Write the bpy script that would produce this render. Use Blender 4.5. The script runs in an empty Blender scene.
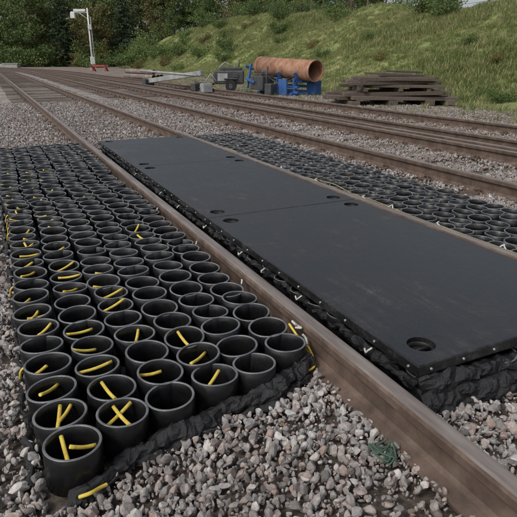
import bpy, bmesh, math, random
import numpy as np
from mathutils import Vector, Matrix, noise, Euler
random.seed(7); rng=np.random.default_rng(7)
scene=bpy.context.scene
R=math.radians
# site grid (xo,yo) -> world y ; the yard grid is slightly skewed to the track
def WY(x,y): return 1.0915*y+.1196*x
def OY(x,y): return (y-.1196*x)/1.0915

# ---------------------------------------------------------------- helpers
class MB:
    def __init__(s): s.v=[]; s.f=[]; s.m=[]; s.sm=[]
    def add(s,vs,fs,mi=0,smooth=False):
        o=len(s.v); s.v.extend([tuple(v) for v in vs])
        for f in fs:
            s.f.append(tuple(i+o for i in f)); s.m.append(mi); s.sm.append(smooth)
    def box(s,c,size,rot=(0,0,0),mi=0,bev=0.0):
        M=Matrix.Translation(c)@Euler(rot).to_matrix().to_4x4()
        if bev<=0:
            vs=[M@Vector((sx*size[0]/2,sy*size[1]/2,sz*size[2]/2)) for sx in(-1,1) for sy in(-1,1) for sz in(-1,1)]
            s.add(vs,[(0,1,3,2),(4,6,7,5),(0,4,5,1),(2,3,7,6),(0,2,6,4),(1,5,7,3)],mi)
        else:
            bm=bmesh.new(); bmesh.ops.create_cube(bm,size=1)
            for v in bm.verts: v.co=Vector((v.co.x*size[0],v.co.y*size[1],v.co.z*size[2]))
            bmesh.ops.bevel(bm,geom=bm.edges[:],offset=bev,segments=2,affect='EDGES',profile=.5)
            bm.verts.index_update()
            s.add([M@v.co for v in bm.verts],[[v.index for v in f.verts] for f in bm.faces],mi); bm.free()
    def tube(s,pts,r,seg=8,mi=0,smooth=True,caps=True,jit=None):
        pts=[Vector(p) for p in pts]; n=len(pts)
        rs=r if isinstance(r,(list,tuple)) else [r]*n
        vs=[]; up=None
        for i,p in enumerate(pts):
            t=(pts[min(i+1,n-1)]-pts[max(i-1,0)]).normalized()
            if up is None:
                up=Vector((0,0,1)) if abs(t.z)<.9 else Vector((1,0,0))
            a=t.cross(up).normalized(); b=a.cross(t).normalized(); up=b
            for k in range(seg):
                an=2*math.pi*k/seg
                q=p+(a*math.cos(an)+b*math.sin(an))*rs[i]
                if jit: q=jit(q,p)
                vs.append(q)
        fs=[]
        for i in range(n-1):
            for k in range(seg):
                k2=(k+1)%seg
                fs.append((i*seg+k,i*seg+k2,(i+1)*seg+k2,(i+1)*seg+k))
        s.add(vs,fs,mi,smooth)
        if caps:
            o=len(s.v)-len(vs)
            s.f.append(tuple(o+k for k in range(seg))[::-1]); s.m.append(mi); s.sm.append(False)
            s.f.append(tuple(o+(n-1)*seg+k for k in range(seg))); s.m.append(mi); s.sm.append(False)
    def ring(s,c,ro,ri,h,M=None,seg=36,mi=0,mrim=1,bev=.002,ell=1.0,ea=0.0):
        prof=[(ro,0),(ro,h-bev),(ro-bev,h),(ri+bev,h),(ri,h-bev),(ri,0)]
        vs=[]
        ca,sa=math.cos(ea),math.sin(ea)
        for k in range(seg):
            a=2*math.pi*k/seg
            for (r,z) in prof:
                x=r*math.cos(a)*ell; y=r*math.sin(a)/ell
                v=Vector((x*ca-y*sa,x*sa+y*ca,z))
                v=(M@v) if M else v
                vs.append(v+Vector(c))
        P=len(prof)
        for j in range(P):
            fs=[]
            j2=(j+1)%P
            for k in range(seg):
                k2=(k+1)%seg
                fs.append((k*P+j,k2*P+j,k2*P+j2,k*P+j2))
            if j==0: s.add(vs,fs,mi,True); o=len(s.v)-len(vs)
            else:
                for f in fs:
                    s.f.append(tuple(i+o for i in f)); s.m.append(mrim if 1<=j<=3 else mi); s.sm.append(j in(0,4))
    def obj(s,name,mats,parent=None,recalc=False):
        me=bpy.data.meshes.new(name)
        me.from_pydata(s.v,[],s.f)
        for m in mats: me.materials.append(m)
        me.polygons.foreach_set('material_index',s.m)
        me.polygons.foreach_set('use_smooth',s.sm)
        me.update()
        if recalc:
            bm=bmesh.new(); bm.from_mesh(me); bmesh.ops.recalc_face_normals(bm,faces=bm.faces); bm.to_mesh(me); bm.free()
        ob=bpy.data.objects.new(name,me); scene.collection.objects.link(ob)
        if parent: ob.parent=parent
        return ob

def empty(name,loc=(0,0,0)):
    e=bpy.data.objects.new(name,None); e.location=loc; e.empty_display_size=.2
    scene.collection.objects.link(e); return e

class NT:
    def __init__(s,name):
        s.mat=bpy.data.materials.new(name); s.mat.use_nodes=True
        s.t=s.mat.node_tree; s.b=s.t.nodes['Principled BSDF']; s.out=s.t.nodes['Material Output']
    def n(s,typ,**kw):
        nd=s.t.nodes.new(typ)
        for k,v in kw.items(): setattr(nd,k,v)
        return nd
    def l(s,a,b): s.t.links.new(a,b)
    def ramp(s,fac,stops,interp='LINEAR'):
        r=s.t.nodes.new('ShaderNodeValToRGB'); r.color_ramp.interpolation=interp
        e=r.color_ramp.elements
        while len(e)<len(stops): e.new(.5)
        for i,(p,c) in enumerate(stops):
            e[i].position=p; e[i].color=(c[0],c[1],c[2],1) if not isinstance(c,(int,float)) else (c,c,c,1)
        s.l(fac,r.inputs['Fac']); return r.outputs['Color']
    def noise(s,vec,scale,detail=5,rough=.6,dist=0):
        nd=s.n('ShaderNodeTexNoise'); nd.inputs['Scale'].default_value=scale
        nd.inputs['Detail'].default_value=detail; nd.inputs['Roughness'].default_value=rough
        nd.inputs['Distortion'].default_value=dist
        s.l(vec,nd.inputs['Vector']); return nd.outputs['Fac']
    def mix(s,f,a,b,blend='MIX'):
        m=s.n('ShaderNodeMix'); m.data_type='RGBA'; m.blend_type=blend
        if isinstance(f,(int,float)): m.inputs[0].default_value=f
        else: s.l(f,m.inputs[0])
        for k,v in ((6,a),(7,b)):
            if isinstance(v,tuple): m.inputs[k].default_value=(v[0],v[1],v[2],1)
            else: s.l(v,m.inputs[k])
        return m.outputs[2]
    def math(s,op,a,b=None,clamp=False):
        m=s.n('ShaderNodeMath',operation=op); m.use_clamp=clamp
        for k,v in ((0,a),(1,b)):
            if v is None: continue
            if isinstance(v,(int,float)): m.inputs[k].default_value=v
            else: s.l(v,m.inputs[k])
        return m.outputs[0]
    def bump(s,h,strength=.4,dist=.01,prev=None):
        b=s.n('ShaderNodeBump'); b.inputs['Strength'].default_value=strength; b.inputs['Distance'].default_value=dist
        s.l(h,b.inputs['Height'])
        if prev: s.l(prev,b.inputs['Normal'])
        s.l(b.outputs['Normal'],s.b.inputs['Normal']); return b.outputs['Normal']

def simple(name,stops,scale=6,rough=(.6,.85),bump=.3,bscale=60,bdist=.004,metal=0,spec=.5,coord='Object',stretch=None,island=0,objrand=0):
    t=NT(name); tc=t.n('ShaderNodeTexCoord'); vec=tc.outputs[coord]
    if stretch:
        mp=t.n('ShaderNodeMapping'); mp.inputs['Scale'].default_value=stretch; t.l(vec,mp.inputs['Vector']); vec=mp.outputs[0]
    f=t.noise(vec,scale,8,.65)
    if island or objrand:
        if island: src=t.n('ShaderNodeNewGeometry').outputs['Random Per Island']; k=island
        else: src=t.n('ShaderNodeObjectInfo').outputs['Random']; k=objrand
        f=t.math('ADD',t.math('MULTIPLY',f,1-k),t.math('MULTIPLY',src,k))
    c=t.ramp(f,stops); t.l(c,t.b.inputs['Base Color'])
    g=t.noise(vec,scale*3,6,.6)
    r=t.ramp(g,[(.3,rough[0]),(.7,rough[1])]); t.l(r,t.b.inputs['Roughness'])
    t.b.inputs['Metallic'].default_value=metal
    t.b.inputs['Specular IOR Level'].default_value=spec
    if bump: t.bump(t.noise(vec,bscale,8,.7),bump,bdist)
    return t.mat

# ---------------------------------------------------------------- materials
m_rust=simple('rail_rust',[(.25,(.036,.025,.019)),(.5,(.090,.060,.044)),(.75,(.155,.110,.084))],9,(.6,.9),.5,90,.004)
m_railtop=simple('rail_running_surface',[(.3,(.13,.105,.088)),(.55,(.23,.195,.17)),(.8,(.33,.295,.265))],4,(.35,.55),.2,120,.001,metal=.35,stretch=(6,.8,1))
m_sleeper=simple('weathered_sleeper_timber',[(.25,(.045,.032,.024)),(.5,(.105,.080,.062)),(.8,(.20,.165,.135))],7,(.75,.95),.7,40,.01,stretch=(1,8,8),island=.25)
m_pipe=simple('black_hdpe_pipe',[(.3,(.0045,.0045,.005)),(.62,(.010,.010,.011)),(.82,(.034,.032,.030))],9,(.17,.40),.3,30,.003,island=.3)
m_rim=simple('cut_pipe_rim',[(.3,(.05,.051,.053)),(.7,(.17,.172,.175))],14,(.35,.6),.3,120,.001)
m_under=simple('black_geotextile',[(.3,(.006,.006,.006)),(.75,(.03,.028,.026))],12,(.6,.9),.5,60,.005)
m_wrap=simple('black_plastic_wrap',[(.3,(.006,.006,.007)),(.7,(.015,.015,.016))],8,(.10,.26),.9,24,.014)
m_yel=simple('yellow_rope',[(.3,(.46,.31,.03)),(.7,(.76,.60,.10))],30,(.55,.8),.9,260,.003)
m_yel2=simple('weathered_yellow_rope',[(.3,(.20,.16,.05)),(.7,(.42,.36,.13))],12,(.6,.85),.9,260,.003)
m_white=simple('white_rope',[(.3,(.35,.34,.31)),(.7,(.65,.64,.60))],30,(.6,.8),.9,240,.003)
m_bolt=simple('galvanised_bolt',[(.3,(.3,.3,.3)),(.7,(.55,.55,.54))],30,(.35,.6),.1,100,.001,metal=.5)
m_pole=simple('pale_painted_steel',[(.3,(.45,.46,.45)),(.7,(.66,.67,.65))],3,(.5,.7),.1,30,.002)
m_blue=simple('blue_paint_steel',[(.3,(.02,.06,.18)),(.55,(.035,.10,.28)),(.72,(.09,.075,.07))],5,(.4,.65),.2,30,.002)
m_rustpipe=simple('rusted_steel_pipe',[(.25,(.09,.045,.03)),(.45,(.24,.115,.065)),(.6,(.34,.19,.12)),(.78,(.42,.30,.23))],2.6,(.7,.95),.4,25,.006)
m_oldpipe=simple('dull_brown_grey_pipe',[(.3,(.10,.075,.06)),(.55,(.20,.155,.13)),(.78,(.32,.28,.25))],2.6,(.6,.9),.4,25,.006)
m_darksteel=simple('dark_machine_steel',[(.3,(.02,.022,.024)),(.7,(.07,.07,.07))],4,(.4,.7),.2,30,.002)
m_grey=simple('light_grey_steel',[(.3,(.16,.17,.17)),(.7,(.34,.35,.34))],3,(.45,.7),.2,30,.002)
m_red=simple('red_paint',[(.3,(.28,.03,.02)),(.7,(.44,.06,.04))],3,(.4,.6),.1,30,.002)
m_conc=simple('weathered_concrete',[(.3,(.22,.21,.19)),(.7,(.42,.41,.38))],2,(.8,.95),.4,30,.006)
m_bark=simple('tree_bark',[(.3,(.035,.028,.02)),(.7,(.13,.11,.085))],4,(.8,.95),.6,20,.02,stretch=(3,3,.6))
m_black=simple('hole_rubber',[(.3,(.004,.004,.004)),(.7,(.010,.010,.010))],4,(.5,.7),.2,60,.002)
m_green=simple('dull_green_cord',[(.3,(.02,.045,.03)),(.7,(.07,.12,.08))],20,(.6,.8),.5,160,.002)
m_cladding=simple('grey_cladding',[(.3,(.25,.26,.27)),(.7,(.4,.41,.42))],1,(.5,.7),.1,10,.01)
m_dryleaf=simple('fallen_leaf',[(.2,(.10,.055,.025)),(.5,(.24,.14,.05)),(.8,(.36,.27,.08))],3,(.6,.8),.3,80,.002,objrand=.8)

def leafmat(name,stops,trans=.25,pscale=.35,nk=.75,det=4):
    t=NT(name); g=t.n('ShaderNodeNewGeometry')
    nz=t.noise(g.outputs['Position'],pscale,det,.65)
    f=t.math('ADD',t.math('MULTIPLY',nz,nk),t.math('MULTIPLY',g.outputs['Random Per Island'],1.1-nk))
    oi=t.n('ShaderNodeObjectInfo').outputs['Random']
    f=t.math('ADD',f,t.math('MULTIPLY',t.math('SUBTRACT',oi,.5),.2))
    c=t.ramp(f,stops)
    t.l(c,t.b.inputs['Base Color']); t.b.inputs['Roughness'].default_value=.6
    t.b.inputs['Specular IOR Level'].default_value=.3
    tr=t.n('ShaderNodeBsdfTranslucent'); t.l(c,tr.inputs['Color'])
    mx=t.n('ShaderNodeMixShader'); mx.inputs[0].default_value=trans
    t.l(t.b.outputs[0],mx.inputs[1]); t.l(tr.outputs[0],mx.inputs[2]); t.l(mx.outputs[0],t.out.inputs['Surface'])
    return t.mat
m_leafA=leafmat('broadleaf_green',[(.25,(.036,.064,.020)),(.5,(.085,.13,.038)),(.72,(.145,.19,.06)),(.95,(.21,.22,.08))])
m_leafB=leafmat('autumn_leaf',[(.25,(.06,.055,.02)),(.5,(.13,.12,.04)),(.75,(.21,.17,.06)),(.95,(.27,.19,.07))])
m_leafC=leafmat('conifer_needles',[(.25,(.020,.038,.020)),(.5,(.042,.070,.034)),(.8,(.08,.11,.05))],.1)
m_leafD=leafmat('shrub_leaf',[(.25,(.035,.06,.018)),(.5,(.085,.135,.038)),(.8,(.15,.20,.065))])
m_grass=leafmat('grass_blade',[(.24,(.065,.11,.028)),(.42,(.135,.19,.052)),(.54,(.215,.255,.085)),(.68,(.32,.32,.14)),(.85,(.40,.36,.21))],.35,.45,.62,6)

t=NT('ballast_stone'); oi=t.n('ShaderNodeObjectInfo').outputs['Random']
pos=t.n('ShaderNodeNewGeometry').outputs['Position']
base=t.ramp(oi,[(0,(.12,.115,.11)),(.10,(.30,.28,.265)),(.2,(.23,.225,.22)),(.3,(.38,.315,.285)),(.4,(.27,.26,.255)),(.5,(.15,.13,.12)),(.58,(.42,.40,.375)),(.68,(.26,.195,.17)),(.76,(.34,.335,.33)),(.85,(.50,.48,.455)),(.92,(.31,.235,.20)),(1,(.26,.265,.27))])
sp=t.ramp(t.noise(pos,70,6,.7),[(.3,.55),(.55,1.0),(.8,1.2)])
c=t.mix(1.0,base,sp,'MULTIPLY')
sx=t.n('ShaderNodeSeparateXYZ'); t.l(pos,sx.inputs[0])
px_=t.math('MULTIPLY',t.math('SUBTRACT',sx.outputs[0],3.2),.35,clamp=True)
dn=t.ramp(t.noise(pos,1.1,4,.6),[(.45,0.0),(.66,.65)])
stain=t.math('MAXIMUM',t.math('MULTIPLY',px_,.5),dn)
c=t.mix(stain,c,t.mix(1.0,c,(.60,.51,.44),'MULTIPLY'))
t.l(c,t.b.inputs['Base Color']); t.b.inputs['Roughness'].default_value=.82; t.b.inputs['Specular IOR Level'].default_value=.35
t.bump(t.noise(pos,160,4,.7),.35,.003); m_stone=t.mat

t=NT('ballast_and_soil_ground'); pos=t.n('ShaderNodeNewGeometry').outputs['Position']
sx=t.n('ShaderNodeSeparateXYZ'); t.l(pos,sx.inputs[0]); X=sx.outputs[0]; Y=sx.outputs[1]
vo=t.n('ShaderNodeTexVoronoi'); vo.inputs['Scale'].default_value=24; t.l(pos,vo.inputs['Vector'])
sc=t.n('ShaderNodeSeparateColor'); t.l(vo.outputs['Color'],sc.inputs[0])
stone=t.ramp(sc.outputs[0],[(0,(.11,.10,.09)),(.3,(.27,.245,.225)),(.6,(.35,.325,.30)),(.8,(.19,.17,.16)),(1,(.44,.42,.395))])
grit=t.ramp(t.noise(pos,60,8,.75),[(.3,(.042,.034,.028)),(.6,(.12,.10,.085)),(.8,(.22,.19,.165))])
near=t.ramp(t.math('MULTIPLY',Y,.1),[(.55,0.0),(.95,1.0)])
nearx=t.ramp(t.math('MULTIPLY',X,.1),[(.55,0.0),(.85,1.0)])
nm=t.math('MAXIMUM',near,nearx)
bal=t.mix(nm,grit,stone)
pch=t.ramp(t.noise(pos,.6,5,.6),[(.42,0.0),(.62,.75)])
bal=t.mix(pch,bal,t.mix(1.0,bal,(.60,.50,.42),'MULTIPLY'))
brown=t.math('MULTIPLY',t.math('SUBTRACT',X,3.0),.4,clamp=True)
bal=t.mix(t.math('MULTIPLY',brown,.6),bal,t.mix(1.0,bal,(.62,.52,.45),'MULTIPLY'))
gn=t.noise(pos,.5,7,.7); gn2=t.noise(pos,6,6,.7)
gf=t.math('ADD',t.math('MULTIPLY',gn,.45),t.math('MULTIPLY',gn2,.55))
grass=t.ramp(gf,[(.30,(.055,.08,.024)),(.42,(.12,.155,.048)),(.52,(.20,.22,.085)),(.62,(.28,.27,.13)),(.75,(.22,.18,.11))])
e=t.math('SUBTRACT',t.math('SUBTRACT',t.math('MULTIPLY',X,1.0132),t.math('MULTIPLY',Y,.11)),10.6)
e=t.math('ADD',e,t.math('MULTIPLY',t.math('SUBTRACT',t.noise(pos,.8,5,.7),.5),3.5))
gm=t.ramp(t.math('MULTIPLY',e,.6,clamp=True),[(0,0.0),(1,1.0)])
gm2=t.ramp(t.math('MULTIPLY',t.math('SUBTRACT',Y,116),.1,clamp=True),[(0,0.0),(1,1.0)])
gm3=t.math('MULTIPLY',t.math('SUBTRACT',-5.0,t.math('ADD',X,t.math('MULTIPLY',gn,3))),.5,clamp=True)
gm=t.math('MAXIMUM',t.math('MAXIMUM',gm,gm2),gm3)
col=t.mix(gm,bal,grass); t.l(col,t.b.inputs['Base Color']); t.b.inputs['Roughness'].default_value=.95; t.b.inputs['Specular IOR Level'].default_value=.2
b1=t.bump(t.math('MULTIPLY',vo.outputs['Distance'],-1),.8,.02)
t.bump(t.noise(pos,30,8,.7),.6,.02,b1); m_ground=t.mat

t=NT('black_rubber_board'); vec=t.n('ShaderNodeNewGeometry').outputs['Position']
mp=t.n('ShaderNodeMapping'); mp.inputs['Scale'].default_value=(7,1.0,3); t.l(vec,mp.inputs['Vector'])
st=t.noise(mp.outputs[0],3,8,.72,.3); bl=t.noise(vec,2.1,9,.78,.5); fine=t.noise(vec,90,6,.8)
f=t.math('ADD',t.math('MULTIPLY',st,.28),t.math('MULTIPLY',bl,.46)); f=t.math('ADD',f,t.math('MULTIPLY',fine,.26))
c=t.ramp(f,[(.41,(.006,.006,.0065)),(.49,(.013,.013,.014)),(.545,(.028,.0275,.027)),(.60,(.060,.058,.055)),(.68,(.14,.135,.125))])
t.l(c,t.b.inputs['Base Color'])
r=t.ramp(f,[(.40,.22),(.5,.36),(.58,.65)]); t.l(r,t.b.inputs['Roughness'])
mp2=t.n('ShaderNodeMapping'); mp2.inputs['Scale'].default_value=(1,.02,1); t.l(vec,mp2.inputs['Vector'])
rib=t.noise(mp2.outputs[0],120,2,.5)
b1=t.bump(rib,.25,.002); b1=t.bump(t.noise(vec,45,8,.7),.45,.004,b1)
t.bump(t.noise(vec,3,3,.5),.3,.02,b1); m_board=t.mat

# ---------------------------------------------------------------- terrain
def fbm(x,y,s=1.0,o=3):
    v=0;a=1
    for i in range(o):
        v+=a*noise.noise(Vector((x*s,y*s,i*7.3))); a*=.5; s*=2.1
    return v
def H(x,yw):
    y=OY(x,yw)
    yy=max(y,0); b=11.5+.12*min(yy,140); w=10+.03*min(yy,100)
    tt=(x-b)/w
    ch=2.75+.062*min(yy,60)
    if tt<=0: base=0.0; k=0
    elif tt>=1: base=ch+.01*min(x-b-w,60); k=1
    else: s=tt*tt*(3-2*tt)*.6+tt*.4; base=ch*s; k=min(1,tt*4)
    far=max(0,min(1,(y-105)/20)) if x<b else 0
    return base+k*.45*fbm(x,y,.18)+k*.10*fbm(x,y,1.1)-.02+.012*fbm(x,y,1.3,2)+far*.3*fbm(x,y,.05)
xs=sorted(set([round(v,3) for v in list(np.arange(-4,14,.25))+list(np.arange(14,46,.6))+list(np.arange(46,110,4))+list(np.arange(110,600,60))+list(np.arange(-20,-4,1))+list(np.arange(-100,-20,8))+list(np.arange(-600,-100,60))]))
ys=sorted(set([round(v,3) for v in list(np.arange(-4,14,.25))+list(np.arange(14,66,.7))+list(np.arange(66,160,2))+list(np.arange(160,300,15))+list(np.arange(300,901,75))+list(np.arange(-40,-4,3))+[-100,-200]]))
g=MB(); vs=[(x,y,H(x,y)) for y in ys for x in xs]; nx=len(xs)
g.add(vs,[(j*nx+i,j*nx+i+1,(j+1)*nx+i+1,(j+1)*nx+i) for j in range(len(ys)-1) for i in range(nx-1)],0,True)
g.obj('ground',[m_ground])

# ---------------------------------------------------------------- rails
RT=.165
def cx(x0,y): 
    return x0-(.0025*(y-55)**2 if y>55 else 0)
prof=[(-.07,0),(.07,0),(.07,.011),(.022,.026),(.010,.040),(.010,.112),(.034,.124),(.036,.152),(.030,.162),(.020,RT),(-.020,RT),(-.030,.162),(-.036,.152),(-.034,.124),(-.010,.112),(-.010,.040),(-.022,.026),(-.07,.011)]
def rail_into(mb,x0,y0,y1,z=0.0,xf=None):
    ys_=[y0]; 
    while ys_[-1]<y1: ys_.append(min(y1,ys_[-1]+(1.0 if ys_[-1]<40 else 4)))
    P=len(prof); vs=[]
    for y in ys_:
        xx=(xf(y) if xf else cx(x0,y))
        for (a,b) in prof: vs.append((xx+a,y,z+b))
    o=len(mb.v); mb.v.extend(vs)
    for j in range(len(ys_)-1):
        for k in range(P):
            k2=(k+1)%P
            mb.f.append((o+j*P+k,o+j*P+k2,o+(j+1)*P+k2,o+(j+1)*P+k)); mb.m.append(1 if k in(8,9,10) else 0); mb.sm.append(False)
    mb.f.append(tuple(o+k for k in range(P))); mb.m.append(0); mb.sm.append(False)
def chairs_into(mb,x0,ys_,mi=0):
    for y in ys_:
        x=cx(x0,y)
        for s in(-1,1):
            mb.box((x+s*.085,y,.012),(.10,.13,.022),mi=mi,bev=.004)
            mb.tube([(x+s*.062,y-.045,.03),(x+s*.075,y-.02,.055),(x+s*.10,y,.04),(x+s*.075,y+.02,.055),(x+s*.055,y+.045,.03)],.009,6,mi)
tracks=[(1.03,2.52),(4.12,5.60),(6.5,8.0)]
for ti,(a,b) in enumerate(tracks):
    e=empty('railway_track' if ti==0 else 'railway_track.%03d'%ti,(0,0,0))
    mb=MB(); rail_into(mb,a,-3,190); rail_into(mb,b,-3,190)
    if ti==1: rail_into(mb,5.86,-3,38,xf=lambda y:5.86)
    mb.obj('rails_%d'%ti,[m_rust,m_railtop],e)
    sl=MB(); ch=MB(); mid=(a+b)/2
    y=-2.3+ti*.2
    ysl=[]
    while y<160:
        ysl.append(y); 
        dz=-.05 if (ti==0 and y<8) else 0
        sl.box((cx(mid,y)+random.uniform(-.03,.03),y,-.065+dz+random.uniform(-.012,.008)),(2.58,.25,.13),(0,0,random.uniform(-.012,.012)),bev=.008 if y<14 else 0)
        y+=.7
    near=[q for q in ysl if q<30 and not(ti==0 and .9<q<2.0)]
    chairs_into(ch,a,near); chairs_into(ch,b,near)
    sl.obj('sleepers_%d'%ti,[m_sleeper],e); ch.obj('rail_chairs_%d'%ti,[m_rust],e)

# ---------------------------------------------------------------- pipe ring mats
RH=.128; RO=.0865; RI=.0775
def warp(x,y): return (x+.016*math.sin(y*2.1)+.012*noise.noise(Vector((x*3,y*1.3,0))), y+.02*math.sin(x*3.0+y*.7)+.03*noise.noise(Vector((x*2,y*2,5))))
def wrapjit(q,p):
    n=noise.noise_vector(q*16)*.55+noise.noise_vector(q*42)*.40
    return q+Vector((n.x*.034,n.y*.034,n.z*.026))
def wrap_path(mb,pts,r,mi,flat=1.0,step=.012):
    P=[Vector(p) for p in pts]; out=[]
    for a,b in zip(P[:-1],P[1:]):
        n=max(2,int((b-a).length/step))
        for i in range(n): out.append(a.lerp(b,i/n))
    out.append(P[-1])
    rs=[r*(1+.45*noise.noise(p*7)) for p in out]
    mb.tube(out,rs,16,mi,False,True,wrapjit)
def ring_mat(name,tag,x0,y0,cols,rows,dx,dy,shear=0.0,H_=RH,seg=36,dz=0.0,ro=RO,ri=RI):
    e=empty(name); mb=MB(); cs={}
    for i in range(cols):
        for j in range(rows):
            sh_=shear*i*max(.25,1-j*.05)
            x=x0+i*dx; y=y0+j*dy+sh_+(.012 if i%2 else -.012)
            x,y=warp(x,y); x+=random.uniform(-.004,.004); y+=random.uniform(-.005,.005)
            z=.004+random.uniform(-.008,.008)+.014*noise.noise(Vector((x*2,y*2,1)))
            M=(Euler((random.uniform(-.07,.07),random.uniform(-.07,.07),0))).to_matrix()
            k_=random.uniform(.96,1.0)
            mb.ring((x,y,z+dz),ro*k_,ri*k_,H_,M,seg,0,1,.002,1+random.uniform(-.03,.03),random.uniform(0,3))
            cs[(i,j)]=(x,y)
    mb.obj('pipe_rings_'+tag,[m_pipe,m_rim],e)
    sh=MB(); n=60; w_=10
    vs=[]
    for b in range(n):
        for a in range(w_):
            u=a/(w_-1)*(cols-1); xx=x0+u*dx; yy=y0+.02+shear*u*max(.25,1-b/n*rows*.05)+(rows-1)*dy*b/(n-1)
            vs.append((xx,yy,.012+.004*noise.noise(Vector((xx*9,yy*9,0)))))
    sh.add(vs,[(j*w_+i,j*w_+i+1,(j+1)*w_+i+1,(j+1)*w_+i) for j in range(n-1) for i in range(w_-1)],0,True)
    sh.obj('base_membrane_'+tag,[m_under],e)
    return e,cs
eL,cL=ring_mat('pipe_ring_mat','a',-.01,1.285,6,38,.178,.171,.055)
rp=MB()
def chord(mb,c,ang,L,z,r=.0066,mi=0,sag=.006,off=0):
    d=Vector((math.cos(ang),math.sin(ang),0)); nrm=Vector((-d.y,d.x,0))
    hz=random.uniform(-.02,.02)
    pts=[Vector((c[0],c[1],z))+nrm*off+d*(L*(float(t)-.5))+Vector((0,0,hz*(float(t)-.5)*2-sag*math.sin(math.pi*t))) for t in np.linspace(0,1,7)]
    mb.tube(pts,r,8,mi)
for (i,j),c in cL.items():
    pr=[.88,.78,.55,.22,.03,.0][i]
    if i==2 and j>14: pr=.25
    if i==3 and j>6: pr=.05
    if i<2 and j>26: pr=.4
    if random.random()<pr:
        a=random.choice([random.uniform(.1,.5),random.uniform(-.2,.3),random.uniform(.4,1.2)])
        L=random.uniform(.9,1.8); off=random.uniform(-.01,.03)
        d=Vector((math.cos(a),math.sin(a),0))*(RI*(1.85-L)*.5)*random.choice([-1,1])
        chord(rp,(c[0]+d.x,c[1]+d.y),a,RI*L,.108+random.uniform(-.012,.008),off=off)
    if (i<2 and j<2) or random.random()<(.08 if i<2 else .01):
        chord(rp,c,random.uniform(1.2,1.9),RI*1.6,.115,off=random.uniform(-.02,.02))
rp.obj('yellow_rope_ties',[m_yel],eL)
rp=MB()
def coil(mb,pts,r,mi):
    P=[Vector(p) for p in pts]; out=[]
    for i in range(len(P)-1):
        p0=P[max(i-1,0)];p1=P[i];p2=P[i+1];p3=P[min(i+2,len(P)-1)]
        for t in np.linspace(0,1,8,endpoint=False):
            t=float(t)
            out.append(.5*((2*p1)+(-p0+p2)*t+(2*p0-5*p1+4*p2-p3)*t*t+(-p0+3*p1-3*p2+p3)*t**3))
    out.append(P[-1]); mb.tube(out,r,8,mi)
q=cL[(5,0)][1]
coil(rp,[(.93,q-.08,.03),(.972,q-.06,.05),(.985,q+.0,.08),(.972,q+.06,.10),(.968,q+.14,.13)],.0055,0)
coil(rp,[(.91,q-.10,.04),(.965,q-.08,.04),(.985,q-.02,.055),(.98,q+.07,.07)],.005,0)
coil(rp,[(.972,q+.09,.135),(.982,q+.06,.145),(.988,q+.10,.135),(.978,q+.13,.145),(.970,q+.09,.15)],.005,1)
coil(rp,[(.978,q+.04,.125),(.988,q+.03,.11),(.984,q+.01,.09)],.005,1)
for yy in (2.2,2.9,3.8):
    coil(rp,[(.965,yy,.125),(.978,yy+.02,.135),(.984,yy+.04,.13)],.0045,1)
q=cL[(0,0)][1]
coil(rp,[(-.0,q-.11,.03),(.03,q-.125,.045),(.06,q-.105,.035),(.08,q-.095,.03)],.006,0)
for j in range(0,37):
    c=cL[(0,j)]
    if random.random()<.3: coil(rp,[(c[0]-.02,c[1]+.085,.11),(c[0]-.085,c[1]+.08,.09),(c[0]-.098,c[1]+.09,.05),(c[0]-.10,c[1]+.13,.02)],.005,0)
rp.obj('corner_rope_loops',[m_yel,m_white],eL)
wr=MB()
front=[(cL[(i,0)][0],cL[(i,0)][1]-.088) for i in range(6)]
xe,ye=.955,cL[(5,0)][1]-.05
pts=[(front[0][0]-.02,front[0][1]+.01,.02)]+[(x+.02,y-.004,.024+.005*i) for i,(x,y) in enumerate(front)]+[(xe,ye,.055)]
wrap_path(wr,pts,.028,0)
wrap_path(wr,[(x+.02,y+.006,.046+.005*i) for i,(x,y) in enumerate(front[2:])]+[(xe,ye+.02,.068)],.020,0)
wrap_path(wr,[(x+.01,y-.03,.012) for i,(x,y) in enumerate(front)]+[(xe,ye-.04,.02)],.016,0)
wrap_path(wr,[(xe,ye,.05),(.968,2.0,.035),(.968,3.2,.03),(.968,7.6,.03)],.016,0,step=.03)
wrap_path(wr,[(-.115,1.32,.012),(-.12,2.5,.012),(-.115,4.5,.012),(-.115,7.6,.012)],.013,0,step=.03)
wrap_path(wr,[(-.1,7.72,.05),(.4,7.8,.06),(.95,7.85,.07)],.05,0,step=.03)
wr.obj('plastic_wrap_edging',[m_wrap],eL)

eR,cR=ring_mat('pipe_ring_mat.001','b',2.69,1.2,5,39,.178,.172,.01,seg=28)
rp=MB()
def wig(x,z,y0,y1,a=.02):
    return [(x+random.uniform(-a,a),y,z+random.uniform(-.012,.012)) for y in np.arange(y0,y1,.33)]
coil(rp,wig(2.60,.13,1.2,3.0),.0045,0); coil(rp,wig(2.60,.13,3.9,7.5),.005,0)
coil(rp,wig(2.64,.14,2.9,4.4,.03),.004,0)
for yy in (1.95,2.5,3.0,3.35,4.1,4.8):
    a=random.uniform(-.02,.02)
    coil(rp,[(2.60,yy,.14),(2.60+a,yy+.02,.155),(2.62,yy+.035,.158),(2.60-a,yy+.045,.145)],.005,1)
rp.obj('edge_rope_b',[m_yel2,m_white],eR)
wr=MB(); wrap_path(wr,[(2.60,1.1,.03),(2.60,7.8,.03)],.018,0,step=.03); wrap_path(wr,[(3.50,1.1,.02),(3.50,7.8,.02)],.018,0,step=.03)
wrap_path(wr,[(2.6,7.95,.05),(3.4,7.95,.05)],.045,0,step=.03); wr.obj('plastic_wrap_edging_b',[m_wrap],eR)

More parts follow.
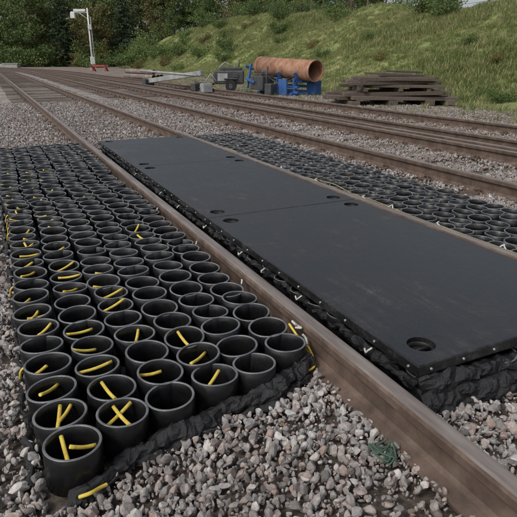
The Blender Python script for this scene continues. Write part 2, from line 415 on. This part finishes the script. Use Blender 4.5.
# ---------------------------------------------------------------- rubber boards
BX0,BX1=1.158,2.375; ZB0,ZB1=.150,.197
BY0=1.10
eU,cU=ring_mat('pipe_ring_mat.002','c',1.255,BY0+.075,7,36,.170,.172,0,seg=24,H_=.130,ro=.0815,ri=.0735)
wr=MB()
wrap_path(wr,[(1.17,BY0,.045),(1.5,BY0-.03,.05),(1.9,BY0-.015,.045),(2.36,BY0-.01,.05)],.042,0)
wrap_path(wr,[(1.18,BY0+.01,.105),(1.6,BY0-.01,.10),(2.0,BY0,.105),(2.36,BY0+.01,.105)],.036,0)
wrap_path(wr,[(1.20,BY0-.03,.018),(1.6,BY0-.07,.02),(2.0,BY0-.06,.018),(2.36,BY0-.04,.02)],.022,0)
wrap_path(wr,[(1.165,BY0-.03,.03),(1.155,2.2,.03),(1.16,4,.03),(1.155,7.3,.03)],.022,0,step=.025)
wrap_path(wr,[(1.18,BY0,.10),(1.18,2.2,.105),(1.18,4,.10),(1.18,7.3,.10)],.020,0,step=.02)
wr.obj('plastic_wrap_edging_c',[m_wrap],eU)
def board(name,tag,y0,y1,tilt=0.0,skew=0.0,dz=0.0):
    mb=MB(); mb.box((0,0,0),(BX1-BX0,y1-y0,ZB1-ZB0),bev=.006)
    e=empty(name,((BX0+BX1)/2,(y0+y1)/2,(ZB0+ZB1)/2+dz)); e.rotation_euler=(tilt,0,skew)
    ob=mb.obj('board_panel_'+tag,[m_board],e,True)
    ht=MB(); hx=(BX1-BX0)/2-.118; hy=(y1-y0)/2-.12
    cutters=[]
    for sx_ in(-1,1):
        for sy_ in(-1,1):
            cut=MB(); cut.tube([(sx_*hx,sy_*hy,-.1),(sx_*hx,sy_*hy,.1)],.054,40,0,False)
            co=cut.obj('cutter',[m_black],e,True); cutters.append(co)
            md=ob.modifiers.new('b','BOOLEAN'); md.object=co; md.operation='DIFFERENCE'; md.solver='EXACT'
            ht.ring((sx_*hx,sy_*hy,-.0225),.0537,.044,.030,None,40,0,0)
            ht.tube([(sx_*hx,sy_*hy,-.020),(sx_*hx,sy_*hy,-.012)],.0435,24,0)
            ht.tube([(sx_*hx-.042,sy_*hy,-.004),(sx_*hx,sy_*hy,.002),(sx_*hx+.042,sy_*hy,-.004)],.007,8,0)
    bpy.context.view_layer.update()
    dg=bpy.context.evaluated_depsgraph_get(); me=bpy.data.meshes.new_from_object(ob.evaluated_get(dg))
    ob.modifiers.clear(); ob.data=me
    for co in cutters: bpy.data.objects.remove(co)
    ht.obj('hole_socket_'+tag,[m_black],e)
    bo=MB(); L=y1-y0; W=BX1-BX0
    n=int(L/.2)
    for i in range(n+1):
        yy=-L/2+.05+(L-.1)*i/n
        for s in(-1,1):
            bo.tube([(s*(W/2-.002),yy,.0),(s*(W/2+.004),yy,.0)],.005,8,0)
    for i in range(8):
        xx=-W/2+.06+(W-.12)*i/7
        for s in(-1,1): bo.tube([(xx,s*(L/2-.002),0),(xx,s*(L/2+.004),0)],.005,8,0)
    bo.obj('edge_bolts_'+tag,[m_bolt],e)
    return e
board('rubber_board','a',BY0,3.189,0,0.0)
board('rubber_board.001','b',3.191,5.257,0,0,.0005)
board('rubber_board.002','c',5.260,7.33,0,.001,.0)
rp=MB()
for yy in (1.35,1.9,2.3,2.6,3.2,3.8,4.3,5.2):
    L=random.uniform(.02,.05)
    coil(rp,[(1.150,yy,.145),(1.138,yy+.01,.13),(1.136,yy+L*.5,.118),(1.143,yy+L,.125)],.004,0)
rp.obj('tie_knots',[m_white],eU)

random.seed(21); gs=MB()
for k in range(5):
    p=[(.90+random.uniform(-.04,.05),.95+random.uniform(-.05,.05),.028+random.uniform(0,.02)) for _ in range(5)]
    coil(gs,p,.0032,0)
gs.obj('green_cord_scrap',[m_green])

# ---------------------------------------------------------------- instancing
def instancer(name,pts,rots,scl,coll,mat=None):
    me=bpy.data.meshes.new(name); n=len(pts); me.vertices.add(n)
    me.vertices.foreach_set('co',np.asarray(pts,dtype=np.float32).ravel())
    a=me.attributes.new('rot','FLOAT_VECTOR','POINT'); a.data.foreach_set('vector',np.asarray(rots,dtype=np.float32).ravel())
    a=me.attributes.new('scl','FLOAT','POINT'); a.data.foreach_set('value',np.asarray(scl,dtype=np.float32).ravel())
    ob=bpy.data.objects.new(name,me); scene.collection.objects.link(ob)
    ng=bpy.data.node_groups.new(name+'_gn','GeometryNodeTree')
    ng.interface.new_socket('Geometry',in_out='INPUT',socket_type='NodeSocketGeometry')
    ng.interface.new_socket('Geometry',in_out='OUTPUT',socket_type='NodeSocketGeometry')
    gi=ng.nodes.new('NodeGroupInput'); go=ng.nodes.new('NodeGroupOutput')
    ip=ng.nodes.new('GeometryNodeInstanceOnPoints'); ci=ng.nodes.new('GeometryNodeCollectionInfo')
    ci.inputs['Collection'].default_value=coll; ci.inputs['Separate Children'].default_value=True; ci.inputs['Reset Children'].default_value=True
    ip.inputs['Pick Instance'].default_value=True
    r=ng.nodes.new('GeometryNodeInputNamedAttribute'); r.data_type='FLOAT_VECTOR'; r.inputs['Name'].default_value='rot'
    s_=ng.nodes.new('GeometryNodeInputNamedAttribute'); s_.data_type='FLOAT'; s_.inputs['Name'].default_value='scl'
    ng.links.new(gi.outputs[0],ip.inputs['Points']); ng.links.new(ci.outputs[0],ip.inputs['Instance'])
    ng.links.new(r.outputs['Attribute'],ip.inputs['Rotation']); ng.links.new(s_.outputs['Attribute'],ip.inputs['Scale'])
    ng.links.new(ip.outputs[0],go.inputs[0])
    md=ob.modifiers.new('scatter','NODES'); md.node_group=ng
    return ob
random.seed(31)
rocks=bpy.data.collections.new('rock_shapes')
for k in range(9):
    bm=bmesh.new(); bmesh.ops.create_icosphere(bm,subdivisions=2,radius=1)
    sc=(random.uniform(.9,1.3),random.uniform(.65,1),random.uniform(.45,.8))
    pl=[(Vector((random.gauss(0,1),random.gauss(0,1),random.gauss(0,1))).normalized(),random.uniform(.45,.8)) for _ in range(12)]
    for v in bm.verts:
        for nrm,d in pl:
            dd=v.co.dot(nrm)-d
            if dd>0: v.co-=nrm*dd
        v.co*=1+.08*noise.noise(v.co*2.5+Vector((k,0,0)))
        v.co=Vector((v.co.x*sc[0],v.co.y*sc[1],v.co.z*sc[2]))
    me=bpy.data.meshes.new('rock_%d'%k); bm.to_mesh(me); bm.free(); me.materials.append(m_stone)
    ob=bpy.data.objects.new('rock_%d'%k,me); rocks.objects.link(ob)
def ok_stone(x,y):
    m=~((x>-.09)&(x<.975)&(y>1.205+.31*x)&(y<7.85))
    m&=~((x>1.16)&(x<2.40)&(y>BY0-.05)&(y<7.36))
    m&=~((x>2.6)&(x<3.51)&(y>1.1)&(y<7.95))
    for r in (1.03,2.52,4.12,5.60,5.86,6.5,8.0): m&=~(np.abs(x-r)<.045)
    return m
def field(x0,x1,y0,y1,dens,smin,smax,z0,z1,keep=None,pw=1.7):
    n=int((x1-x0)*(y1-y0)*dens)
    x=rng.uniform(x0,x1,n); y=rng.uniform(y0,y1,n); m=ok_stone(x,y)
    if keep is not None: m&=keep(x,y)
    x=x[m]; y=y[m]; n=len(x)
    s=smin+(smax-smin)*rng.random(n)**pw
    z=rng.uniform(z0,z1,n)
    return np.stack([x,y,z,s],1)
def offsleep(x,y):
    out=np.ones(len(x),bool)
    for ti,(a,b) in enumerate(tracks):
        mid=(a+b)/2; ph=(y-(-2.3+ti*.2)+.35)%.7-.35
        on=(np.abs(x-mid)<1.28)&(np.abs(ph)<.12)
        if ti==0: on&=(y>7.8)
        out&=~(on&(rng.random(len(x))<.80))
    return out
def patchy(x,y):
    v=np.array([noise.noise(Vector((a*1.3,b*1.3,3.3))) for a,b in zip(x,y)])
    lf=np.clip((.25-x)*1.2,0,.45)
    return rng.random(len(x))>np.clip((v-.17+lf*.5)*2.4,0,.75)
A=[]
A.append(field(-2.2,4.2,.1,3.4,1500,.010,.022,-.006,.008,patchy))
A.append(field(-2.2,4.2,.1,3.4,1700,.008,.023,.004,.020,patchy))
A.append(field(-2.2,4.2,.1,3.4,2600,.0035,.009,.0,.012))
A.append(field(-2.2,4.2,.1,3.4,280,.016,.029,.014,.030,patchy,2.2))
A.append(field(-2.4,5.2,3.4,9,1150,.011,.026,-.006,.018,offsleep))
A.append(field(4.2,9.5,0,9,700,.013,.030,-.006,.018,offsleep))
A.append(field(-3,11,9,18,420,.014,.033,-.006,.018,offsleep))
A.append(field(5,11.5,4,11,120,.016,.03,-.006,.02,offsleep))
A=np.concatenate(A); n=len(A)
instancer('ballast_stones',A[:,:3],rng.uniform(0,6.283,(n,3)),A[:,3],rocks)

# fallen leaves
lc=bpy.data.collections.new('leaf_shapes')
for k in range(3):
    mb=MB(); n_=7; vs=[]
    for i in range(n_):
        u=i/(n_-1); w=.5*math.sin(math.pi*min(.97,u*.95+.03))**.8*(.8+.2*((i+k)%2)); z=.18*math.sin(u*4+k)
        vs+=[(-w,u*1.7-.85,z+.15*w),(0,u*1.7-.85,z),(w,u*1.7-.85,z+.2*w)]
    mb.add(vs,[(3*i+a,3*i+a+1,3*i+a+4,3*i+a+3) for i in range(n_-1) for a in(0,1)],0,True)
    me=bpy.data.meshes.new('leaf_%d'%k); me.from_pydata(mb.v,[],mb.f); me.materials.append(m_dryleaf)
    lc.objects.link(bpy.data.objects.new('leaf_%d'%k,me))
n=420; x=rng.uniform(-2,9,n); y=rng.uniform(.3,12,n); m=ok_stone(x,y); x=x[m]; y=y[m]; n=len(x)
rr=np.stack([rng.uniform(-.5,.5,n),rng.uniform(-.5,.5,n),rng.uniform(0,6.28,n)],1)
instancer('fallen_leaves',np.stack([x,y,np.full(n,.036)],1),rr,rng.uniform(.009,.02,n),lc)

tufts=bpy.data.collections.new('tuft_shapes')
for k in range(4):
    mb=MB()
    for b in range(28):
        a=random.uniform(0,6.28); r=random.uniform(0,.26); x=r*math.cos(a); y=r*math.sin(a)
        h=random.uniform(.10,.34); ln=random.uniform(.08,.30); a2=random.uniform(0,6.28); w=random.uniform(.007,.014)
        dx,dy=math.cos(a2),math.sin(a2)
        vs=[(x-dy*w,y+dx*w,-.05),(x+dy*w,y-dx*w,-.05),(x+dx*ln*.4+dy*w*.8,y+dy*ln*.4-dx*w*.8,h*.6),(x+dx*ln*.4-dy*w*.8,y+dy*ln*.4+dx*w*.8,h*.6),(x+dx*ln,y+dy*ln,h)]
        mb.add(vs,[(0,1,2,3),(3,2,4)])
    me=bpy.data.meshes.new('tuft_%d'%k); me.from_pydata(mb.v,[],mb.f); me.materials.append(m_grass)
    tufts.objects.link(bpy.data.objects.new('tuft_%d'%k,me))
P=[];S=[]
def addtuft(x,y,s):
    y=WY(x,y); P.append((x,y,H(x,y)-.01)); S.append(s)
for _ in range(60000):
    y=random.uniform(-2,90)
    if random.random()<(y/130): continue
    b=11.5+.12*max(y,0); x=b+random.uniform(-1.2,13+.03*y)
    if x<b+.3 and random.random()<.75: continue
    q=noise.noise(Vector((x*.3,y*.3,9)))
    if q<-.3 and random.random()<.6: continue
    big=max(0,noise.noise(Vector((x*.22,y*.22,2))))
    addtuft(x,y,random.uniform(.3,.8)*(1+1.8*big))
for _ in range(800):
    x=random.uniform(9.2,12.8); y=random.uniform(3,40); addtuft(x,y,random.uniform(.2,.6))
n=len(P); rr=np.zeros((n,3)); rr[:,2]=rng.uniform(0,6.28,n); rr[:,0]=rng.uniform(-.15,.15,n)
instancer('grass_tufts',P,rr,S,tufts)

# ---------------------------------------------------------------- trees
def leaf_quads(mb,c,rad,n,size,mi,flat=1.0):
    for _ in range(n):
        d=Vector((random.gauss(0,1),random.gauss(0,1),random.gauss(0,1))); d.normalize()
        d*=random.random()**.45
        p=Vector(c)+Vector((d.x*rad,d.y*rad,d.z*rad*flat))
        s=size*random.uniform(.6,1.3)
        e=Euler((random.uniform(0,6.28),random.uniform(0,6.28),random.uniform(0,6.28))).to_matrix()
        a=e@Vector((s,0,0)); b=e@Vector((0,s*.6,0))
        mb.add([p-a,p-b*1.0,p+a,p+b],[(0,1,2,3)],mi)
def deciduous(seed,h=13,spread=4.2,leaf=None,lo=.12,nl=62):
    random.seed(seed); mb=MB()
    lean=(random.uniform(-.5,.5),random.uniform(-.5,.5))
    tp=[(lean[0]*t*t+.12*math.sin(t*7+seed),lean[1]*t*t,h*.85*t) for t in np.linspace(0,1,9)]
    mb.tube(tp,[.24*(1-t)**.8+.03 for t in np.linspace(0,1,9)],8,0)
    for i in range(nl):
        t=random.uniform(lo,.98); base=Vector((lean[0]*t*t,lean[1]*t*t,h*.85*t)); a=random.uniform(0,6.28)
        env=math.sin(math.pi*min(1,(t-lo*.3)/(1.08-lo*.3)))**.45
        L=spread*env*random.uniform(.45,1.05)
        end=base+Vector((math.cos(a)*L,math.sin(a)*L,random.uniform(.0,.45)*L))
        midp=base.lerp(end,.5)+Vector((0,0,-.08*L))
        mb.tube([base,midp,end],[.07,.045,.015],5,0)
        for q in (.45,.75,1.0):
            c=base.lerp(end,q)+Vector((random.gauss(0,.3),random.gauss(0,.3),random.gauss(0,.3)))
            leaf_quads(mb,c,random.uniform(.6,1.1),38,.17,1,.75)
    me=bpy.data.meshes.new('treemesh'); me.from_pydata(mb.v,[],mb.f); me.materials.append(m_bark); me.materials.append(leaf)
    me.polygons.foreach_set('material_index',mb.m); return me
def conifer(seed,h=15,spread=2.8):
    random.seed(seed); mb=MB()
    mb.tube([(0,0,h*t) for t in np.linspace(0,1,8)],[.22*(1-t)+.02 for t in np.linspace(0,1,8)],8,0)
    z=h*.05
    while z<h*.98:
        t=z/h; nb=random.randint(6,9)
        for k in range(nb):
            a=random.uniform(0,6.28); L=spread*(1-t)**.7*random.uniform(.6,1.1)+.15
            end=Vector((math.cos(a)*L,math.sin(a)*L,z-.18*L+random.uniform(-.1,.15)))
            mb.tube([(0,0,z),end],[.03,.01],4,0)
            for q in np.linspace(.25,1,max(2,int(L*2.2))):
                leaf_quads(mb,Vector((0,0,z)).lerp(end,float(q)),.36,13,.15,1,.5)
        z+=random.uniform(.28,.42)
    me=bpy.data.meshes.new('conmesh'); me.from_pydata(mb.v,[],mb.f); me.materials.append(m_bark); me.materials.append(m_leafC)
    me.polygons.foreach_set('material_index',mb.m); return me
def shrub(seed,leaf,r=1.2,nb=9,ls=.07):
    random.seed(seed); mb=MB()
    for i in range(nb):
        a=random.uniform(0,6.28); L=random.uniform(.3,1)*r
        end=Vector((math.cos(a)*L,math.sin(a)*L,random.uniform(.35,1.15)*r))
        mb.tube([(0,0,-.1),end*.6,end],[.04,.025,.01],5,0)
        leaf_quads(mb,end,r*.45,110,ls,1,.8); leaf_quads(mb,end*.6,r*.4,60,ls,1,.8)
    me=bpy.data.meshes.new('shrubmesh'); me.from_pydata(mb.v,[],mb.f); me.materials.append(m_bark); me.materials.append(leaf)
    me.polygons.foreach_set('material_index',mb.m); return me
TA=[deciduous(1,13,4.6,m_leafA),deciduous(2,12,5.0,m_leafA,.1),]; TB=[deciduous(3,12,4.3,m_leafB,.12),deciduous(4,11,3.9,m_leafB)]
TC=[conifer(5),conifer(6,14,3.5)]; SH=[shrub(7,m_leafD),shrub(8,m_leafA),shrub(9,m_leafB)]
cnt={}
def put(name,me,x,y,s,rz=None,sz=None):
    k=cnt.get(name,0); cnt[name]=k+1; y=WY(x,y)
    ob=bpy.data.objects.new(name if k==0 else '%s.%03d'%(name,k),me); scene.collection.objects.link(ob)
    ob.location=(x,y,H(x,y)-.05); ob.rotation_euler=(0,0,random.uniform(0,6.28) if rz is None else rz); ob.scale=(s,s,s*(sz or 1))
random.seed(11)
for (x,y,k,s) in [(-24,118,'C',1.1),(-17,124,'A',1.3),(-10,121,'C',1.15),(-4,126,'A',1.35),(1,118,'C',1.1),(5,122,'A',1.3),(9,114,'A',1.25),(12,120,'B',1.3),(15,112,'C',1.15),(18,116,'A',1.3),(20.5,106,'B',1.05),(23,112,'A',1.25),(26,104,'C',1.0),(29,108,'A',1.2),(33,100,'B',1.05),(37,103,'A',1.2),(6,134,'A',1.5),(14,132,'C',1.5),(22,128,'A',1.5),(30,122,'A',1.4),(-8,136,'A',1.5),(2,140,'C',1.5),(10,142,'A',1.5),(26,118,'B',1.2),(35,114,'A',1.4),(42,104,'A',1.3)]:
    me={'A':TA,'B':TB,'C':TC}[k][random.randint(0,1)]
    put({'A':'broadleaf_tree','B':'autumn_tree','C':'conifer_tree'}[k],me,x,y,s)
for (x,y,k,s) in [(36,84,'A',.8),(40,90,'A',1.1),(38,76,'B',.7),(43,80,'A',1.0),(41,68,'A',.8),(46,72,'B',.9),(44,62,'A',.75),(49,66,'A',1.0),(50,56,'A',.8),(56,60,'A',1.0),(58,50,'A',.75),(52,74,'A',1.2),(60,70,'A',1.2),(33,92,'A',.8),(46,86,'A',1.2),(54,84,'A',1.3),(66,36,'A',.45),(72,44,'B',.5)]:
    me={'A':TA,'B':TB,'C':TC}[k][random.randint(0,1)]
    put({'A':'broadleaf_tree','B':'autumn_tree','C':'conifer_tree'}[k],me,x,y,s)
for i in range(26):
    x=-20+i*2.1; y=(112 if x<14 else 112-(x-14)*.75)+random.uniform(-2,2)
    put('shrub',SH[random.choice([0,1,1,2])],x,y,random.uniform(1.9,3.2),None,random.uniform(.7,1.0))
for (x,y,k,s) in [(22,82,0,2.0),(24.5,78,1,1.8),(21.5,88,0,2.2),(25,86,0,2.2),(27,92,1,2.4),(28,74,0,1.3),(26,68,1,1.0),(30,70,1,1.5),(33,76,0,1.8),(27,58,0,1.1),(24,50,1,.9),(29,52,1,1.4),(31,60,0,1.7),(25,40,0,.9),(27,43,1,1.1),(21,34,0,.6),(24,30,1,.8),(26,33,0,1.0),(20,22,0,.5),(22.5,19,1,.8),(24,22,0,.9),(18,14,0,.4),(22,12,2,.6),(14.2,12.3,0,.32),(15.2,9.5,0,.35),(13.4,20,1,.35),(16,27,0,.5),(19,40,0,.8),(20,60,2,1.0),(19,95,1,2.0),(17,98,0,1.6),(34,66,0,1.8),(36,58,1,1.8),(32,46,0,1.3),(34,50,2,1.4),(14.0,16,0,.3),(13.2,8.8,0,.35),(14.5,8.2,0,.35),(13.7,9.6,1,.25),(30,40,0,1.0),(29,36,2,.9),(28,28,1,.8),(27,24,0,.7),(27,17,0,.7),(18,50,1,.7),(22,64,0,1.0),(24,57,2,.9),(17,18,2,.4),(18.5,25,0,.5),(16.5,11.5,2,.35),(20,28,2,.5),(22,46,0,.9),(19,33,1,.5),(21.5,52,0,1.3),(23,62,1,1.4),(24,72,0,1.5),(20,73,2,1.1),(21,43,1,.8),(23,37,0,.9),(25,47,2,.9)]:
    put('shrub',SH[k],x,y,s,None,.8)

# ---------------------------------------------------------------- fence on crest
fe=MB(); y=4.0; posts=[]
while y<95:
    x=11.5+.12*y+10+.03*y+.8; yw=WY(x,y); posts.append((x,yw,H(x,yw))); y+=2.4
for (x,y,z) in posts:
    fe.box((x,y,z+.55),(.10,.10,1.3),(random.uniform(-.03,.03),random.uniform(-.03,.03),0),0,.01)
for hh in (.45,.8,1.1):
    fe.tube([(x,y,z+hh) for x,y,z in posts],.008,4,1)
fe.obj('post_and_wire_fence',[m_sleeper,m_darksteel])

# ---------------------------------------------------------------- background objects
random.seed(5)
sk=MB(); bx,by=10.6,WY(10.6,10.7); ang=R(-18)
def loc(u,v,z): return (bx+u*math.cos(ang)-v*math.sin(ang),by+u*math.sin(ang)+v*math.cos(ang),z)
for u in (-1.3,-.2,.9,1.5): sk.box(loc(u,0,.07),(.26,1.6,.14),(0,0,ang+random.uniform(-.05,.05)),0,.01)
z=.14
layers=[(6,3.5,.12),(6,3.3,.12),(0,0,0),(5,2.6,.10),(5,2.6,.10),(4,2.2,.10)]
for li,(n,L,th) in enumerate(layers):
    if n==0:
        for u in (-1.0,0,.9): sk.box(loc(u,0,z+.045),(.12,1.5,.09),(0,0,ang+random.uniform(-.08,.08)),0,.01)
        z+=.09; continue
    for i in range(n):
        v=-.65+i*1.35/(n-1)+random.uniform(-.05,.05)
        sk.box(loc(random.uniform(-.25,.25)+(.1 if li>2 else 0),v,z+th/2+random.uniform(-.005,.01)),(L*random.uniform(.8,1.05),.23,th-.014),(0,random.uniform(-.02,.02),ang+random.uniform(-.07,.07)),0,.01)
    z+=th
for q in range(3):
    sk.box(loc(random.uniform(-.5,.6),random.uniform(-.5,.3),z+.03+.05*q),(random.uniform(.8,1.6),.14,.05),(0,random.uniform(-.04,.04),ang+random.uniform(-.3,.3)),0,.008)
sk.obj('timber_sleeper_stack',[m_sleeper])

def hollow(mb,p0,p1,ro,ri,mi=0,seg=32):
    p0=Vector(p0);p1=Vector(p1); d=(p1-p0); L=d.length; M=d.to_track_quat('Z','Y').to_matrix()
    mb.ring(p0,ro,ri,L,M,seg,mi,mi,.003)
e=empty('rusty_steel_pipe',(0,2.60,0)); mb=MB()
hollow(mb,(9.98,17.6,.99),(10.42,14.3,.86),.36,.335,0)
hollow(mb,(9.96,17.72,.995),(9.985,17.55,.985),.375,.33,0)
hollow(mb,(10.40,14.42,.862),(10.425,14.27,.858),.372,.34,0)
mb.obj('pipe_barrel',[m_rustpipe],e)
bs=MB(); ua=Vector((.137,-.99,0)); ac=Vector((.99,.137,0)); rz=math.atan2(.137,.99)
for k in (.55,1.55,2.6):
    c=Vector((9.98,17.5,0))+ua*k
    for s in(-1,1):
        bs.box(c+ac*(s*.42)+Vector((0,0,.30)),(.10,.10,.62),(0,s*.12,rz),0,.006)
        bs.box(c+ac*(s*.36)+Vector((0,0,.66)),(.08,.10,.34),(0,s*.55,rz),0,.006)
    bs.box(c+Vector((0,0,.50)),(.95,.10,.10),(0,0,rz),0,.006)
    bs.box(c+Vector((0,0,.06)),(1.25,.16,.10),(0,0,rz),0,.006)
for s in(-.42,.42):
    c=Vector((9.98,17.5,.30))+ua*1.6+ac*s; bs.box(c,(.09,2.4,.09),(0,0,rz),0,.006)
    c=Vector((9.98,17.5,.12))+ua*1.6+ac*s; bs.box(c,(.09,2.4,.09),(0,0,rz),0,.006)
bs.box((9.3,16.3,.42),(.55,.85,.5),(0,0,rz),1,.03); bs.box((9.28,16.3,.70),(.4,.55,.12),(0,0,rz),1,.02)
bs.tube([(9.25,15.75,.15),(9.2,15.72,.75),(9.3,15.8,1.0)],.035,8,1); bs.box((9.2,15.35,.22),(.4,.3,.4),(0,0,rz+.3),1,.02)
bs.tube([(9.4,15.9,.6),(9.7,15.5,.35),(10.0,15.2,.55)],.03,8,1)
bs.box((9.55,15.1,.3),(.06,.5,.55),(0,0,rz),0,.01)
bs.box((10.75,14.9,.28),(.3,.5,.5),(0,0,rz),0,.02)
bs.box((9.05,16.9,.65),(.08,.08,.9),(0,.2,rz),0,.005); bs.box((9.15,17.1,.95),(.4,.08,.08),(0,.3,rz),0,.005); bs.box((8.95,16.6,.5),(.08,.6,.08),(.2,0,rz),0,.005)
ob=bs.obj('blue_pipe_cradle_machine',[m_blue,m_darksteel]); ob.location=(0,2.60,0)
e=empty('towed_compressor',(8.7,WY(8.6,18.0),0)); e.rotation_euler=(0,0,R(-25)); e.scale=(.8,.85,.95)
mb=MB()
mb.box((0,0,.62),(1.5,.85,.55),(0,0,0),0,.06); mb.box((.1,0,.95),(1.1,.75,.14),(0,0,0),0,.04)
mb.box((-.78,0,.60),(.04,.6,.35),(0,0,0),1,.01); mb.box((-.3,-.44,.62),(.5,.03,.3),(0,0,0),1,.008); mb.box((.35,-.46,.68),(.25,.02,.12),(0,0,0),0,.004)
mb.tube([(-.75,0,.33),(-1.5,0,.38),(-1.75,0,.45)],.035,8,0); mb.tube([(-1.45,0,.36),(-1.45,0,.02)],.03,8,1)
for s in(-1,1):
    mb.tube([(.1,s*.47,.27),(.1,s*.60,.27)],.26,20,2); mb.tube([(.1,s*.60,.27),(.1,s*.62,.27)],.10,16,0)
    mb.box((.1,s*.53,.56),(.68,.17,.04),(0,0,0),0,.01)
mb.tube([(.5,.2,1.0),(.5,.2,1.3)],.03,8,0); mb.tube([(-.5,-.1,1.0),(-.2,.1,1.2),(.2,0,1.05)],.025,8,1)
mb.box((-1.1,-.5,.2),(.5,.4,.36),(0,0,.4),1,.03); mb.tube([(-1.2,-.5,.38),(-.9,-.4,.75),(-.6,-.5,.45)],.03,8,1)
mb.obj('compressor_body',[m_darksteel,m_grey,m_black],e)
mb=MB(); mb.box((7.35,21.2,.50),(.20,4.2,.20),(R(-6),0,R(20)),0,.02)
mb.box((6.7,22.9,.2),(.5,.3,.4),(0,0,R(20)),1,.02); mb.box((7.95,19.6,.15),(.5,.3,.3),(0,0,R(20)),1,.02)
mb.tube([(6.5,23.4,.76),(7.9,19.4,.62)],.05,8,0); ob=mb.obj('grey_steel_boom',[m_grey,m_darksteel]); ob.location=(0,2.8,0)
e=empty('steel_pipe_stack',(0,4.2,0)); mb=MB()
for i,(dx,dz) in enumerate([(0,.19),(.36,.19),(.18,.50),(.75,.19)]):
    hollow(mb,(9.6+dx,31.0+i*.3,dz),(8.9+dx,36+i*.2,dz),.165,.15,0,20)
for yy in (32,35): mb.box((9.75,yy,-.0),(1.6,.15,.06),(0,0,.1),1,.01)
mb.obj('stacked_pipes',[m_oldpipe,m_sleeper],e)
e=empty('signal_post',(12.6,WY(12.6,67.9),0)); mb=MB()
mb.tube([(0,0,0),(0,0,7.4)],[.13,.09],12,0); mb.box((0,0,.15),(.6,.6,.3),(0,0,0),1,.03)
mb.tube([(0,0,6.9),(-1.9,.9,6.95)],.06,8,0); mb.tube([(0,0,6.1),(-1.0,.48,6.9)],.035,6,0)
mb.box((-1.7,.8,6.55),(.55,.45,.65),(0,0,-.45),0,.04); mb.box((-.9,.42,7.15),(1.5,.2,.3),(0,0,-.45),0,.03)
mb.box((.05,-.2,5.2),(.4,.3,.6),(0,0,0),0,.03); mb.box((0,-.25,1.2),(.5,.4,.9),(0,0,0),0,.03)
for s in(-.18,.18): mb.tube([(.3+s*.3,s,.3),(.3+s*.3,s,6.4)],.02,5,0)
for i in range(20): mb.tube([(.25,-.18,.5+i*.3),(.35,.18,.5+i*.3)],.012,4,0)
mb.obj('post_and_arm',[m_pole,m_conc],e)
e=empty('red_buffer_stop',(12.2,WY(12.2,62),0)); e.rotation_euler=(0,0,R(-25)); mb=MB()
mb.box((0,0,.6),(2.2,.2,.20),(0,0,0),0,.02)
for s in(-1,1):
    mb.box((s*.75,0,.28),(.16,.18,.54),(0,0,0),0,.01); mb.box((s*.75,.6,.3),(.14,1.3,.14),(R(-28),0,0),0,.01)
    mb.tube([(s*.85,-.12,.6),(s*.85,-.32,.6)],.08,12,1); mb.tube([(s*.85,-.32,.6),(s*.85,-.36,.6)],.14,16,1)
mb.obj('buffer_beam',[m_red,m_darksteel],e)
mb=MB()
for i,(x,y,w,h) in enumerate([(-2.5,113,7,.9),(4.0,111,3,.7)]):
    mb.box((x,y,h/2-.05),(w,2.2,h),(0,0,R(-18)),0,.05); mb.box((x+.2,y-.3,h+.02),(w*.92,1.9,.12),(0,0,R(-18)),1,.02)
mb.obj('concrete_block_row',[m_conc,m_cladding])

# ---------------------------------------------------------------- light, world, camera
w=bpy.data.worlds.new('World'); scene.world=w; w.use_nodes=True; nt=w.node_tree
sky=nt.nodes.new('ShaderNodeTexSky'); sky.sky_type='NISHITA'; sky.sun_disc=False
SE,SA=R(48),R(250)
sky.sun_elevation=SE; sky.sun_rotation=SA; sky.air_density=1.0; sky.dust_density=4.0; sky.ozone_density=1.0
hs=nt.nodes.new('ShaderNodeHueSaturation'); hs.inputs['Saturation'].default_value=.45
nt.links.new(sky.outputs[0],hs.inputs['Color']); bg=nt.nodes['Background']; nt.links.new(hs.outputs[0],bg.inputs['Color']); bg.inputs['Strength'].default_value=.15
sd=bpy.data.lights.new('sun','SUN'); sd.energy=1.5; sd.angle=R(14); sd.color=(1,.985,.96)
so=bpy.data.objects.new('sun',sd); scene.collection.objects.link(so)
dirv=Vector((math.sin(SA)*math.cos(SE),math.cos(SA)*math.cos(SE),math.sin(SE)))
so.rotation_euler=(-dirv).to_track_quat('-Z','Y').to_euler()

cam=bpy.data.cameras.new('camera'); co=bpy.data.objects.new('camera',cam); scene.collection.objects.link(co)
cam.sensor_width=36; cam.lens=530/517*36; cam.clip_end=3000; cam.clip_start=.05
co.location=(-.055,-.108,1.208); co.rotation_euler=(R(90-20.48),0,R(-25.85)); scene.camera=co
scene.view_settings.view_transform='Standard'; scene.view_settings.look='None'; scene.view_settings.exposure=0
